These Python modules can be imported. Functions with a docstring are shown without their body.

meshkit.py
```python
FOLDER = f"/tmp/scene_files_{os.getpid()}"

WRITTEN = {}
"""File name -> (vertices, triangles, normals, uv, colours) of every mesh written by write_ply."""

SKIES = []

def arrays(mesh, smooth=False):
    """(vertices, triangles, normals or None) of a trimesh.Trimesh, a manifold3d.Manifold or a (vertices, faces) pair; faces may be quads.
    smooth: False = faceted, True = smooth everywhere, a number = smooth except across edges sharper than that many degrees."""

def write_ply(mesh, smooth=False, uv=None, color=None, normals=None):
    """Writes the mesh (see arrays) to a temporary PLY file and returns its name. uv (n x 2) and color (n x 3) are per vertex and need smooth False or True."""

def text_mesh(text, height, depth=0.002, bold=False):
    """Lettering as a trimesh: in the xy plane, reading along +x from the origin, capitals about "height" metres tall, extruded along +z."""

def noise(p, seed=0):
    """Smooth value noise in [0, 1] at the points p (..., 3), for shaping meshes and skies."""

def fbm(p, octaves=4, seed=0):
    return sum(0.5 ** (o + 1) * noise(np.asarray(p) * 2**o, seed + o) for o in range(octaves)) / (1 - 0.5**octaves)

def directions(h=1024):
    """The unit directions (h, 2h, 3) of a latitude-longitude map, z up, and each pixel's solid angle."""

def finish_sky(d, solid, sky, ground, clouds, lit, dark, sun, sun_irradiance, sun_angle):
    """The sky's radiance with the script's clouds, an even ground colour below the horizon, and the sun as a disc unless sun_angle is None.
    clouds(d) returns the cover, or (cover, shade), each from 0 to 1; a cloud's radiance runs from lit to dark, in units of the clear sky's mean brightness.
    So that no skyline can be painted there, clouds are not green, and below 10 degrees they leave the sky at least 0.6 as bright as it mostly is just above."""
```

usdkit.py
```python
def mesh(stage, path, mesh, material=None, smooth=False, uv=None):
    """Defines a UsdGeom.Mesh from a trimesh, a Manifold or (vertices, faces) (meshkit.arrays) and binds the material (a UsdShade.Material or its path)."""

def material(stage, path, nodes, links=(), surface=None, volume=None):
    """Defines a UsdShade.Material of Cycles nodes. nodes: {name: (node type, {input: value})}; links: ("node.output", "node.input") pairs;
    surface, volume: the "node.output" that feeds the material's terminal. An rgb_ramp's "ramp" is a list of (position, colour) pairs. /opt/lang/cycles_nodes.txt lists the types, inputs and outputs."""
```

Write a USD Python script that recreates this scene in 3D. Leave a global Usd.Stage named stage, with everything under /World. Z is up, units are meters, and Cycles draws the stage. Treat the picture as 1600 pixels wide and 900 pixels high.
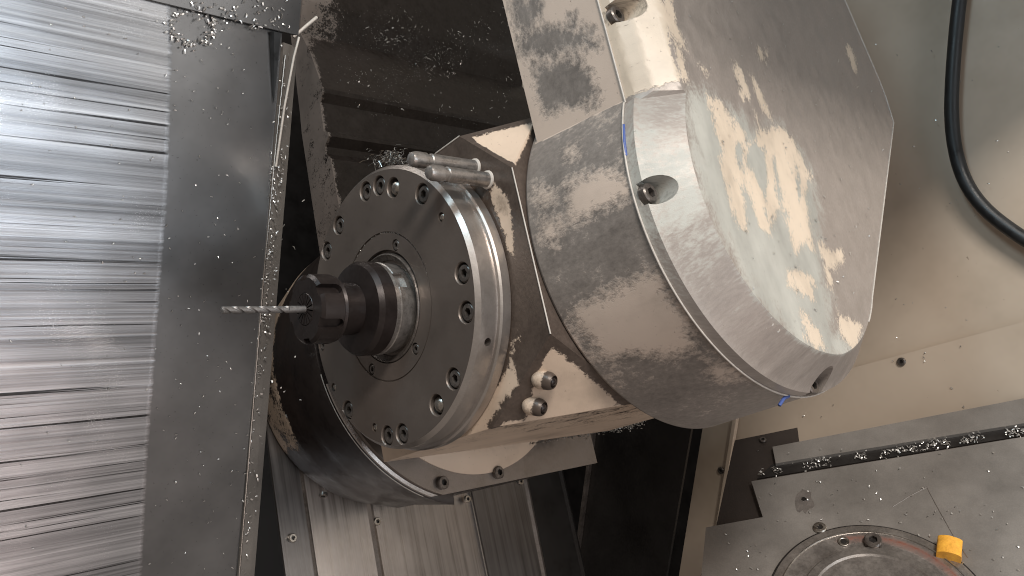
import math, random
import numpy as np, trimesh, shapely, manifold3d as m3, usdkit, meshkit
from pxr import Usd, UsdGeom, UsdLux, UsdShade, Gf, Sdf, Vt
from shapely.geometry import Polygon

stage = Usd.Stage.CreateInMemory()
UsdGeom.SetStageUpAxis(stage, UsdGeom.Tokens.z); UsdGeom.SetStageMetersPerUnit(stage, 1.0)
UsdGeom.Xform.Define(stage, '/World'); UsdGeom.Scope.Define(stage, '/World/Looks')
rng = np.random.default_rng(7); random.seed(7)

# ------------------------------------------------------------------ frames
# view frame K: x right, y into the picture, z up;   machine frame M: D along the spindle (towards the drill tip), E along the swivel axis, U across both
PITCH = math.radians(35.0); F = 1300.0
CAM = np.array([0, 0, 1.5])
RK = np.array([[1, 0, 0], [0, math.cos(PITCH), math.sin(PITCH)], [0, -math.sin(PITCH), math.cos(PITCH)]])   # K -> world
D = np.array([-.7282, -.6853, .0080]); D /= np.linalg.norm(D)
E_ = np.array([.6516, -.6887, .3178]); E_ -= D * (E_ @ D); E_ /= np.linalg.norm(E_)
U = np.cross(D, E_)
MK = np.stack([D, E_, U], 1)                                        # M -> K
def m2w(p): return np.asarray(p, float) @ MK.T @ RK.T + CAM
def k2m(p): return np.asarray(p, float) @ MK
def k2w(p): return np.asarray(p, float) @ RK.T + CAM
def raym(u, v): return np.array([(u - 800) / F, 1.0, (450 - v) / F]) @ MK
def px(u, v, axis, c):                                              # the machine point on the plane [axis] = c seen at a spot of the photograph
    r = raym(u, v); return r * (c / r[axis])
def pn(u, v, n, c):
    r = raym(u, v); return r * (c / (r @ n))

# ------------------------------------------------------------------ camera, lamps, exposure
cam = UsdGeom.Camera.Define(stage, '/World/camera')
cam.CreateHorizontalApertureAttr(36.0); cam.CreateVerticalApertureAttr(36.0 * 9 / 16); cam.CreateFocalLengthAttr(36.0 * F / 1600)
cam.CreateClippingRangeAttr(Gf.Vec2f(0.01, 100)); cam.CreateExposureAttr(0.12)
mat = Gf.Matrix4d(1.0)
for i, row in enumerate((RK @ [1, 0, 0], RK @ [0, 0, 1], RK @ [0, -1, 0])):
    mat.SetRow(i, Gf.Vec4d(*row, 0))
mat.SetRow(3, Gf.Vec4d(*CAM, 1)); cam.AddTransformOp().Set(mat)

def lamp(name, pos, target, w, h, power, color):
    l = UsdLux.RectLight.Define(stage, '/World/' + name)
    p, t = k2w(pos), k2w(target); z = (p - t) / np.linalg.norm(p - t)
    x = np.cross([0, 0, 1.0], z); x /= np.linalg.norm(x); y = np.cross(z, x)
    m = Gf.Matrix4d(1.0)
    for i, row in enumerate((x, y, z)): m.SetRow(i, Gf.Vec4d(*row, 0))
    m.SetRow(3, Gf.Vec4d(*p, 1)); l.AddTransformOp().Set(m)
    l.CreateWidthAttr(w); l.CreateHeightAttr(h); l.CreateIntensityAttr(power); l.CreateColorAttr(Gf.Vec3f(*color)); l.CreateNormalizeAttr(True)
lamp('machine_lamp', (0.35, -0.75, 1.15), (0.15, .65, 0), .55, .25, 9.6, (1.0, .935, .865))       # work lamp above and behind the camera
lamp('door_opening', (1.03, -.68, -.02), (-.33, .56, .06), .42, 1.0, 1.9, (.82, .91, 1.0))     # daylight through the open door, right and behind
lamp('low_warm_fill', (1.03, -.68, -1.05), (-.33, .56, -.10), .42, .9, 1.0, (1.0, .80, .74))      # added warm lamp, brightens the lower part of the sheet cover
lamp('side_fill', (2.2, 0.1, 0.0), (-.2, .7, 0), 1.0, 1.6, 3.2, (1.0, .97, .93))               # added lamp standing in for a pale enclosure side, brightens the cover face
lamp('cool_fill', (-0.45, -0.05, .95), (.6, 1.0, .35), .3, .3, 1.5, (.60, .85, 1.0))           # small cool lamp added to hint at bluish mist on the upper wall
dome = UsdLux.DomeLight.Define(stage, '/World/dim_room'); dome.CreateIntensityAttr(1.0); dome.CreateColorAttr(Gf.Vec3f(.074, .064, .056))

# ------------------------------------------------------------------ helpers
used = {}
def numbered(path):
    k = used.get(path, 0); used[path] = k + 1
    return path if k == 0 else f'{path}_{k:03d}'
BASE = {}
def tag(prim, label=None, cat=None, group=None, kind=None):
    for k, v in (('label', label), ('category', cat), ('group', group), ('kind', kind)):
        if v: prim.SetCustomDataByKey(k, v)
def thing(name, label, cat, base, group=None, kind=None):
    path = numbered('/World/' + name); x = UsdGeom.Xform.Define(stage, path)
    b = m2w(base); x.AddTranslateOp().Set(Gf.Vec3d(*b)); BASE[path] = b
    tag(x.GetPrim(), label, cat, group, kind); return path
def add(parent, name, mesh, material, smooth=35, wear=None, uv=None, label=None, cat=None, group=None, kind=None, local=None):
    """One mesh given in machine coordinates, under a thing or part (parent path) or at top level (None)."""
    if hasattr(mesh, 'to_mesh'):
        q = mesh.to_mesh(); mesh = trimesh.Trimesh(np.array(q.vert_properties[:, :3]), np.array(q.tri_verts), process=False)
    elif isinstance(mesh, tuple):
        v, f = np.asarray(mesh[0], float), np.asarray(mesh[1], int)
        if f.shape[1] == 4: f = np.vstack([f[:, [0, 1, 2]], f[:, [0, 2, 3]]])
        mesh = trimesh.Trimesh(v, f, process=False)
    v = np.array(mesh.vertices); w = m2w(v)
    if parent is None:
        path = numbered('/World/' + name); b = w.mean(0); BASE[path] = b
    else:
        path = numbered(parent + '/' + name); b = BASE[parent]; BASE[path] = b
    v2, f2, n2 = meshkit.arrays(trimesh.Trimesh(w - b, mesh.faces, process=False), smooth)
    m = UsdGeom.Mesh.Define(stage, path)
    m.CreatePointsAttr(Vt.Vec3fArray.FromNumpy(v2.astype(np.float32)))
    m.CreateFaceVertexCountsAttr(Vt.IntArray.FromNumpy(np.full(len(f2), 3, np.int32)))
    m.CreateFaceVertexIndicesAttr(Vt.IntArray.FromNumpy(f2.astype(np.int32).ravel()))
    m.CreateSubdivisionSchemeAttr('none')
    if n2 is not None:
        m.CreateNormalsAttr(Vt.Vec3fArray.FromNumpy(n2.astype(np.float32))); m.SetNormalsInterpolation('vertex')
    back = ((v2 + b - CAM) @ RK) @ MK
    if wear is not None:
        c = np.clip(wear(back), 0, 1)
        UsdGeom.PrimvarsAPI(m).CreatePrimvar('wear', Sdf.ValueTypeNames.Color3fArray, 'vertex').Set(Vt.Vec3fArray.FromNumpy(c.astype(np.float32)))
    if uv is not None:
        UsdGeom.PrimvarsAPI(m).CreatePrimvar('st', Sdf.ValueTypeNames.TexCoord2fArray, 'vertex').Set(Vt.Vec2fArray.FromNumpy(uv(back).astype(np.float32)))
    UsdShade.MaterialBindingAPI.Apply(m.GetPrim()).Bind(material)
    if parent is None and not isinstance(m.GetXformOpOrderAttr().Get(), type(None)): pass
    if parent is None: m.AddTranslateOp().Set(Gf.Vec3d(*b))
    tag(m.GetPrim(), label, cat, group, kind); return path
def orient(mesh, axis, at, spin=0.0):
    """local z -> axis, origin -> at (machine frame)."""
    z = np.asarray(axis, float); z = z / np.linalg.norm(z)
    t = np.array([0, 0, 1.0]) if abs(z[2]) < .9 else np.array([1.0, 0, 0])
    x = np.cross(t, z); x /= np.linalg.norm(x); y = np.cross(z, x)
    c, s = math.cos(spin), math.sin(spin)
    R = np.stack([c * x + s * y, -s * x + c * y, z], 1)
    if hasattr(mesh, 'to_mesh'):
        return mesh.transform(np.hstack([R, np.asarray(at, float)[:, None]]))
    m = mesh.copy(); m.vertices = m.vertices @ R.T + at; return m
def lathe(profile, n=48):
    """profile: (r, z) from the axis at the bottom round to the axis at the top."""
    return m3.Manifold.revolve(m3.CrossSection([np.asarray(profile, float)], m3.FillRule.NonZero), n)
def cyl(r, h, n=32): return m3.Manifold.cylinder(h, r, r, n)
def tomesh(man):
    q = man.to_mesh(); return trimesh.Trimesh(np.array(q.vert_properties[:, :3]), np.array(q.tri_verts), process=False)
def hull(pts): return m3.Manifold.hull_points(np.asarray(pts, float))
def box(lo, hi):
    lo, hi = np.minimum(lo, hi), np.maximum(lo, hi)
    return m3.Manifold.cube(hi - lo).translate(lo)
def grid(fn, nu, nv):
    """fn(s, t) for s, t in 0..1 -> machine point"""
    s, t = np.meshgrid(np.linspace(0, 1, nu), np.linspace(0, 1, nv), indexing='ij')
    v = np.array([fn(a, b) for a, b in zip(s.ravel(), t.ravel())])
    i = np.arange(nu * nv).reshape(nu, nv)
    return v, np.stack([i[:-1, :-1].ravel(), i[1:, :-1].ravel(), i[1:, 1:].ravel(), i[:-1, 1:].ravel()], 1)
def tube(pts, r, n=8):
    pts = np.asarray(pts, float); t = np.gradient(pts, axis=0); t /= np.linalg.norm(t, axis=1)[:, None]
    ref = np.array([.3, .5, .8]); a = np.cross(t, ref); a /= np.linalg.norm(a, axis=1)[:, None]; b = np.cross(t, a)
    ang = np.arange(n) * 2 * math.pi / n
    v = (pts[:, None] + r * (np.cos(ang)[None, :, None] * a[:, None] + np.sin(ang)[None, :, None] * b[:, None])).reshape(-1, 3)
    f = []
    for i in range(len(pts) - 1):
        for j in range(n):
            k = (j + 1) % n; f.append([i * n + j, i * n + k, (i + 1) * n + k, (i + 1) * n + j])
    f = np.array(f); f = np.vstack([f[:, [0, 1, 2]], f[:, [0, 2, 3]]])
    caps = [[0, j + 1, j] for j in range(1, n - 1)] + [[(len(pts) - 1) * n, (len(pts) - 1) * n + j, (len(pts) - 1) * n + j + 1] for j in range(1, n - 1)]
    return trimesh.Trimesh(v, np.vstack([f, caps]), process=False)
def sdf(polys, xy, w):
    """0..1, half on the outlines, more inside; w = the distance that spans half the range"""
    best = np.full(len(xy), -1e9); p = shapely.points(xy)
    for q in polys:
        q = Polygon(q).buffer(0); dist = shapely.distance(q.boundary, p); inside = shapely.contains(q, p)
        best = np.maximum(best, np.where(inside, dist, -dist))
    return np.clip(.5 + .5 * best / w, 0, 1)

# ------------------------------------------------------------------ materials
LOOKS = {}
def look(name, nodes, links, surface): 
    LOOKS[name] = usdkit.material(stage, '/World/Looks/' + name, nodes, links, surface=surface); return LOOKS[name]
def metal(name, col, rough=.35, metallic=.9, scale=60, var=.35, bump=.15, stretch=(1, 1, 1), fine=900, spec=.5, coord='object'):
    """Worn oily metal: two sizes of mottling in colour and gloss."""
    lo = [c * (1 - var) for c in col]; hi = [min(1, c * (1 + var)) for c in col]
    return look(name, {
        'tc': ('geometry', {}), 'mp': ('mapping', {'scale': stretch}),
        'n1': ('noise_texture', {'scale': scale, 'detail': 6, 'roughness': .65}),
        'n2': ('noise_texture', {'scale': fine, 'detail': 3, 'roughness': .6}),
        'mx': ('mix_float', {'fac': .35}),
        'rp': ('rgb_ramp', {'ramp': [(.3, lo), (.52, col), (.72, hi)]}),
        'rr': ('map_range', {'from_min': .3, 'from_max': .7, 'to_min': max(.05, rough - .12), 'to_max': rough + .16}),
        'bp': ('bump', {'strength': bump, 'distance': .0006}),
        'p': ('principled_bsdf', {'metallic': metallic, 'specular_ior_level': spec})},
        [('tc.position', 'mp.vector'), ('mp.vector', 'n1.vector'), ('mp.vector', 'n2.vector'), ('n1.fac', 'mx.a'), ('n2.fac', 'mx.b'),
         ('mx.result', 'rp.fac'), ('rp.color', 'p.base_color'), ('n1.fac', 'rr.value'), ('rr.result', 'p.roughness'),
         ('n2.fac', 'bp.height'), ('bp.normal', 'p.normal')], 'p.BSDF')
def worn(name, paint, bare, primer=(.36, .38, .34), stain=(.035, .022, .014), bare_metal=.55, bare_rough=.38, paint_rough=.42, edge=.22, soft=.03, scale=45, bare_var=.4, offset=0.0, uvs=None, nmix=.45, big=.45):
    """Painted casting whose paint (wear.r), primer and painted bevel light (wear.g) and stains (wear.b) end in ragged outlines."""
    n = {
        'g': ('geometry', {}), 'at': ('attribute', {'attribute': 'wear'}), 'sp': ('separate_color', {}),
        'uv': ('uvmap', {'attribute': 'st'}), 'mp': ('mapping', {'scale': (*(uvs or (1, 1)), 1)}),
        'n1': ('noise_texture', {'scale': scale, 'detail': 9, 'roughness': .72}),
        'n2': ('noise_texture', {'scale': scale * 9, 'detail': 5, 'roughness': .7}),
        'n3': ('noise_texture', {'scale': scale * big, 'detail': 5, 'roughness': .6}),
        'n4': ('noise_texture', {'scale': 1500, 'detail': 2, 'roughness': .6}),
        'nm': ('mix_float', {'fac': nmix}),
        'ns': ('math', {'math_type': 'multiply_add', 'value2': edge * 2, 'value3': -edge + offset}),
        'pm': ('math', {'math_type': 'add'}), 'pf': ('map_range', {'from_min': .5 - soft, 'from_max': .5 + soft, 'to_min': 0, 'to_max': 1, 'clamp': True}),
        'gm': ('math', {'math_type': 'add'}), 'gf': ('map_range', {'from_min': .5 - .12, 'from_max': .5 + .12, 'to_min': 0, 'to_max': 1, 'clamp': True}),
        'bm': ('math', {'math_type': 'add'}), 'bf': ('map_range', {'from_min': .42, 'from_max': .75, 'to_min': 0, 'to_max': .95, 'clamp': True}),
        'br': ('rgb_ramp', {'ramp': [(.3, [c * (1 - bare_var) for c in bare]), (.5, bare), (.7, [min(1, c * (1 + bare_var * 1.2)) for c in bare])]}),
        'pr': ('rgb_ramp', {'ramp': [(.3, [c * .74 for c in paint]), (.5, paint), (.75, [min(1, c * 1.1) for c in paint])]}),
        'gr': ('rgb_ramp', {'ramp': [(.3, [c * .72 for c in primer]), (.5, primer), (.7, [min(1, c * 1.25) for c in primer])]}),
        'c1': ('mix_color', {}), 'c2': ('mix_color', {}), 'c3': ('mix_color', {'b': stain}),
        'sn': ('map_range', {'from_min': .645, 'from_max': .69, 'to_min': 0, 'to_max': .55, 'clamp': True}), 'c4': ('mix_color', {'b': (.06, .045, .035)}),
        'me': ('mix_float', {'a': bare_metal, 'b': 0.0}), 'mg': ('mix_float', {'b': 0.0}), 
        'r1': ('map_range', {'from_min': .3, 'from_max': .7, 'to_min': bare_rough - .1, 'to_max': bare_rough + .15}),
        'ro': ('mix_float', {'b': paint_rough}),
        'hs': ('math', {'math_type': 'multiply_add', 'value2': .25}),
        'bp': ('bump', {'strength': .45, 'distance': .0006}),
        'p': ('principled_bsdf', {})}
    src = 'mp.vector' if uvs else 'g.position'
    if not uvs: del n['uv'], n['mp']
    l = [('at.color', 'sp.color')] + ([('uv.UV', 'mp.vector')] if uvs else []) + [(src, f'n{i}.vector') for i in (1, 2, 3)] + [('g.position', 'n4.vector'),
        ('n1.fac', 'nm.a'), ('n2.fac', 'nm.b'), ('nm.result', 'ns.value1'),
        ('sp.r', 'pm.value1'), ('ns.value', 'pm.value2'), ('pm.value', 'pf.value'),
        ('sp.g', 'gm.value1'), ('ns.value', 'gm.value2'), ('gm.value', 'gf.value'),
        ('sp.b', 'bm.value1'), ('ns.value', 'bm.value2'), ('bm.value', 'bf.value'),
        ('nm.result', 'br.fac'), ('n3.fac', 'pr.fac'), ('n3.fac', 'gr.fac'),
        ('gf.result', 'c1.fac'), ('br.color', 'c1.a'), ('gr.color', 'c1.b'),
        ('pf.result', 'c2.fac'), ('c1.result', 'c2.a'), ('pr.color', 'c2.b'),
        ('n2.fac', 'sn.value'), ('sn.result', 'c4.fac'), ('c2.result', 'c4.a'),
        ('bf.result', 'c3.fac'), ('c4.result', 'c3.a'), ('c3.result', 'p.base_color'),
        ('gf.result', 'mg.fac'), ('me.result', 'mg.a'), ('pf.result', 'me.fac'), ('mg.result', 'p.metallic'),
        ('n1.fac', 'r1.value'), ('r1.result', 'ro.a'), ('pf.result', 'ro.fac'), ('ro.result', 'p.roughness'),
        ('n4.fac', 'hs.value1'), ('pf.result', 'hs.value3'), ('hs.value', 'bp.height'), ('bp.normal', 'p.normal')]
    return look(name, n, l, 'p.BSDF')

BEIGE = (.54, .44, .36)
M_cover = worn('worn_cover', (.61, .515, .41), (.315, .278, .25), primer=(.37, .368, .335), edge=.9, soft=.035, bare_rough=.47, bare_metal=.28, uvs=(.5, 1.0), scale=95, nmix=.45, bare_var=.24, big=.3)
M_drum = worn('worn_drum', (.53, .435, .365), (.245, .216, .194), edge=.85, soft=.12, bare_rough=.48, bare_metal=.3, bare_var=.5, scale=36, uvs=(1.0, .6), nmix=.42)
M_block = worn('worn_block', (.56, .44, .34), (.085, .064, .052), edge=.42, bare_metal=.25, bare_rough=.34)
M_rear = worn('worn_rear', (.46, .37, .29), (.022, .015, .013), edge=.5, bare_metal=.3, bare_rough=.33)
M_flange = metal('flange_steel', (.24, .21, .19), rough=.36, metallic=.7, scale=18, var=.22)
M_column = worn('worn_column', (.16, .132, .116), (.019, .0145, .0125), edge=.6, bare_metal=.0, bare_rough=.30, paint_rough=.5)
M_disc = metal('disc_steel', (.168, .140, .122), rough=.40, metallic=.65, scale=14, var=.16, bump=.08)
M_rim = metal('rim_steel', (.47, .43, .40), rough=.36, metallic=.92, scale=9, var=.15, bump=.05)
M_blackox = metal('black_oxide', (.026, .0195, .018), rough=.33, metallic=.5, scale=40, var=.3, bump=.06)
M_bright = metal('bright_steel', (.55, .53, .50), rough=.24, metallic=1, scale=50, var=.25)
M_screw = metal('screw_steel', (.14, .122, .11), rough=.3, metallic=.6, scale=160, var=.5)
M_screwlight = metal('screw_bright', (.45, .42, .38), rough=.25, metallic=1, scale=160, var=.4)
M_pin = metal('pin_steel', (.35, .325, .305), rough=.34, metallic=.85, scale=120, var=.3)
M_pit = metal('pit_black', (.012, .010, .009), rough=.4, metallic=0, scale=60, var=.3)
M_drill = metal('drill_steel', (.21, .20, .195), rough=.45, metallic=.7, scale=200, var=.3)
M_rubber = metal('black_rubber', (.012, .013, .014), rough=.42, metallic=0, scale=80, var=.4, spec=.6)
M_void = metal('dark_paint', (.010, .009, .009), rough=.45, metallic=0, scale=20, var=.5)
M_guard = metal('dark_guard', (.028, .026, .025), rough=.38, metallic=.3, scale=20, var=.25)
M_rail = metal('rail_steel', (.34, .31, .29), rough=.3, metallic=.85, scale=30, var=.28, stretch=(1, 1, 1))
M_table = metal('table_steel', (.275, .255, .235), rough=.40, metallic=.55, scale=12, var=.2)
M_ring = worn('ring_steel', (.20, .075, .05), (.30, .275, .255), edge=.3, soft=.12, bare_metal=.75, bare_rough=.3)
M_yellow = metal('yellow_plastic', (.86, .42, .05), rough=.5, metallic=0, scale=180, var=.3)
M_blue = metal('blue_seal', (.055, .095, .30), rough=.5, metallic=0, scale=200, var=.3)
M_gasket = metal('pale_gasket', (.46, .42, .38), rough=.45, metallic=0, scale=200, var=.25)
M_chip = look('chip_metal', {'p': ('principled_bsdf', {'base_color': (.55, .54, .52), 'metallic': .8, 'roughness': .32})}, [], 'p.BSDF')
def grained(name, col, rough, sx, sy, metallic=.85, var=.4):
    """sheet steel with a grain along uv.x"""
    return look(name, {
        'uv': ('uvmap', {'attribute': 'st'}), 'm1': ('mapping', {'scale': (sx, sy, 1)}), 'n1': ('noise_texture', {'scale': 1, 'detail': 6, 'roughness': .65}),
        'n2': ('noise_texture', {'scale': 14, 'detail': 5, 'roughness': .6}), 'mx': ('mix_float', {'fac': .45}),
        'rp': ('rgb_ramp', {'ramp': [(.32, [c * (1 - var) for c in col]), (.5, col), (.7, [min(1, c * (1 + var)) for c in col])]}),
        'rr': ('map_range', {'from_min': .3, 'from_max': .7, 'to_min': rough - .1, 'to_max': rough + .12}),
        'bp': ('bump', {'strength': .15, 'distance': .0005}), 'p': ('principled_bsdf', {'metallic': metallic})},
        [('uv.UV', 'm1.vector'), ('m1.vector', 'n1.vector'), ('uv.UV', 'n2.vector'), ('n1.fac', 'mx.a'), ('n2.fac', 'mx.b'), ('mx.result', 'rp.fac'), ('rp.color', 'p.base_color'),
         ('n1.fac', 'rr.value'), ('rr.result', 'p.roughness'), ('n1.fac', 'bp.height'), ('bp.normal', 'p.normal')], 'p.BSDF')
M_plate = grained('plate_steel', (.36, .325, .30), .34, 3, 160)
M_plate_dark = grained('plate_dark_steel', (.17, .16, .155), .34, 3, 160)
M_wall = look('wall_enamel', {
    'g': ('geometry', {}), 'n1': ('noise_texture', {'scale': 6, 'detail': 5, 'roughness': .6}), 'n2': ('noise_texture', {'scale': 120, 'detail': 4, 'roughness': .7}),
    'r1': ('rgb_ramp', {'ramp': [(.3, (.40, .33, .255)), (.5, (.485, .402, .318)), (.7, (.53, .445, .355))]}),
    'sp': ('map_range', {'from_min': .7, 'from_max': .74, 'to_min': 0, 'to_max': .7, 'clamp': True}), 'c': ('mix_color', {'b': (.09, .06, .045)}),
    'rr': ('map_range', {'from_min': .3, 'from_max': .7, 'to_min': .22, 'to_max': .42}),
    'bp': ('bump', {'strength': .12, 'distance': .001}),
    'p': ('principled_bsdf', {'metallic': 0.0, 'specular_ior_level': .6})},
    [('g.position', 'n1.vector'), ('g.position', 'n2.vector'), ('n1.fac', 'r1.fac'), ('n2.fac', 'sp.value'), ('sp.result', 'c.fac'), ('r1.color', 'c.a'), ('c.result', 'p.base_color'),
     ('n1.fac', 'rr.value'), ('rr.result', 'p.roughness'), ('n1.fac', 'bp.height'), ('bp.normal', 'p.normal')], 'p.BSDF')
# sheet cover: streaks run along the slide (uv.x), the rubbed zone is wear.r
M_sheet = look('sheet_cover', {
    'uv': ('uvmap', {'attribute': 'st'}), 'at': ('attribute', {'attribute': 'wear'}), 'sp': ('separate_color', {}),
    'm1': ('mapping', {'scale': (1.3, 330, 1)}), 's1': ('noise_texture', {'scale': 1, 'detail': 5, 'roughness': .65}),
    'm2': ('mapping', {'scale': (1.6, 60, 1), 'location': (3, 7, 2)}), 's2': ('noise_texture', {'scale': 1, 'detail': 3, 'roughness': .6}),
    'm3': ('mapping', {'scale': (2.0, 300, 1), 'location': (1, 2, 5)}), 's3': ('noise_texture', {'scale': 1, 'detail': 3, 'roughness': .6}),
    'n4': ('noise_texture', {'scale': 330, 'detail': 4, 'roughness': .7}), 'n6': ('noise_texture', {'scale': 1100, 'detail': 2, 'roughness': .6}), 'n7': ('noise_texture', {'scale': 11, 'detail': 3, 'roughness': .6}), 'fk': ('math', {'math_type': 'multiply'}), 'fm': ('map_range', {'from_min': .36, 'from_max': .42, 'to_min': 0, 'to_max': .75, 'clamp': True}), 'fc': ('mix_color', {'b': (.85, .85, .86)}), 'n5': ('noise_texture', {'scale': 9, 'detail': 5, 'roughness': .6}),
    'zone': ('math', {'math_type': 'multiply_add', 'value2': .18, 'value3': -.09}), 'za': ('math', {'math_type': 'add'}),
    'zf': ('map_range', {'from_min': .46, 'from_max': .54, 'to_min': 0, 'to_max': 1, 'clamp': True}),
    'r1': ('rgb_ramp', {'ramp': [(.3, (.26, .265, .28)), (.5, (.38, .388, .405)), (.7, (.54, .55, .57))]}),
    'dk': ('map_range', {'from_min': .60, 'from_max': .635, 'to_min': 0, 'to_max': .92, 'clamp': True}),
    'dc': ('mix_color', {'b': (.012, .011, .011)}),
    'wd': ('map_range', {'from_min': .36, 'from_max': .62, 'to_min': .55, 'to_max': 1.15, 'clamp': True}),
    'mu': ('mix_color', {'blend_type': 'multiply', 'fac': 1.0, 'use_clamp': False}),
    'r2': ('rgb_ramp', {'ramp': [(.3, (.150, .152, .155)), (.5, (.205, .206, .21)), (.7, (.26, .262, .266))]}),
    'sk': ('map_range', {'from_min': .64, 'from_max': .69, 'to_min': 0, 'to_max': .6, 'clamp': True}), 'c0': ('mix_color', {'b': (.04, .038, .036)}),
    'c1': ('mix_color', {}),
    'ra': ('map_range', {'from_min': .3, 'from_max': .7, 'to_min': .20, 'to_max': .34}), 'rb': ('mix_float', {'a': .27}),
    'bp': ('bump', {'strength': .22, 'distance': .0008}), 'bh': ('math', {'math_type': 'multiply'}),
    'p': ('principled_bsdf', {'metallic': .85})},
    [('uv.UV', 'm1.vector'), ('uv.UV', 'm2.vector'), ('uv.UV', 'm3.vector'), ('m1.vector', 's1.vector'), ('m2.vector', 's2.vector'), ('m3.vector', 's3.vector'),
     ('uv.UV', 'n4.vector'), ('uv.UV', 'n5.vector'), ('at.color', 'sp.color'),
     ('s1.fac', 'zone.value1'), ('zone.value', 'za.value1'), ('sp.r', 'za.value2'), ('za.value', 'zf.value'),
     ('uv.UV', 'n6.vector'), ('uv.UV', 'n7.vector'), ('n6.fac', 'fk.value1'), ('n7.fac', 'fk.value2'), ('fk.value', 'fm.value'), ('fm.result', 'fc.fac'), ('dc.result', 'fc.a'),
     ('s1.fac', 'r1.fac'), ('s3.fac', 'dk.value'), ('dk.result', 'dc.fac'), ('mu.result', 'dc.a'), ('r1.color', 'mu.a'), ('s2.fac', 'wd.value'), ('wd.result', 'mu.b'),
     ('n5.fac', 'r2.fac'), ('n4.fac', 'sk.value'), ('sk.result', 'c0.fac'), ('r2.color', 'c0.a'),
     ('zf.result', 'c1.fac'), ('c0.result', 'c1.a'), ('fc.result', 'c1.b'), ('c1.result', 'p.base_color'),
     ('s1.fac', 'ra.value'), ('ra.result', 'rb.b'), ('zf.result', 'rb.fac'), ('rb.result', 'p.roughness'),
     ('s1.fac', 'bh.value1'), ('zf.result', 'bh.value2'), ('bh.value', 'bp.height'), ('bp.normal', 'p.normal')], 'p.BSDF')

# ------------------------------------------------------------------ the machine's main measures (machine frame)
XB = -.3762                      # front plane of the head block
EB = -.3535                      # its side plane, on which the big housing sits
AX = np.array([-.5116, EB, .1509])   # swivel axis where it leaves the block
L = .0841                        # depth of the housing up to the seam
XF = XB + .0274                  # front face of the flange disc
C0 = px(602.1, 479.05, 0, XF)    # its centre
ER = EB - .25                    # front plane of the rear drum
ex, ee, eu = np.eye(3)

# ================================================================== SETTING
WX = -.95                        # enclosure wall, facing the spindle nose
def wall_pt(u, v, x=WX): return px(u, v, 0, x)
def sheet(corners, t, axis_vec):
    """a plate: convex outline swept by t along axis_vec"""
    c = np.asarray(corners, float); return hull(np.vstack([c, c + np.asarray(axis_vec, float) * t]))
far = thing('enclosure_wall', None, None, (-1.6, -1.2, -.5), kind='structure')
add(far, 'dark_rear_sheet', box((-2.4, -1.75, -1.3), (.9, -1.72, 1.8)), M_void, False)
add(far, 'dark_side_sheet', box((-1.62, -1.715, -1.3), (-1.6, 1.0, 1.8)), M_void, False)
fold_a, fold_b = wall_pt(1600, 497), wall_pt(1140, 632)
fy = (fold_a[2] + fold_b[2]) / 2
eL = wall_pt(1080, 780)
lampK = np.array([.35, -.75, 1.15])
def shade(u, v, axis, c, k): p = px(u, v, axis, c) @ MK.T; return lampK + (p - lampK) * k
rfa, rfb = shade(1085, 128, 1, EB + L + .03, .75), shade(1392, 236, 1, EB + L + .03, .75)
re_ = rfa + (rfb - rfa) * 5
shade_q = [k2m(q) for q in (rfa, re_, re_ + [0, .10, .6], rfa + [-.02, .10, .6])]
add(far, 'added_shade_sheet', hull(np.vstack([shade_q, np.array(shade_q) + k2m([0, .004, 0])])), M_void, False)  # unseen sheet added to shade the upper cover face and wall
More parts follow.
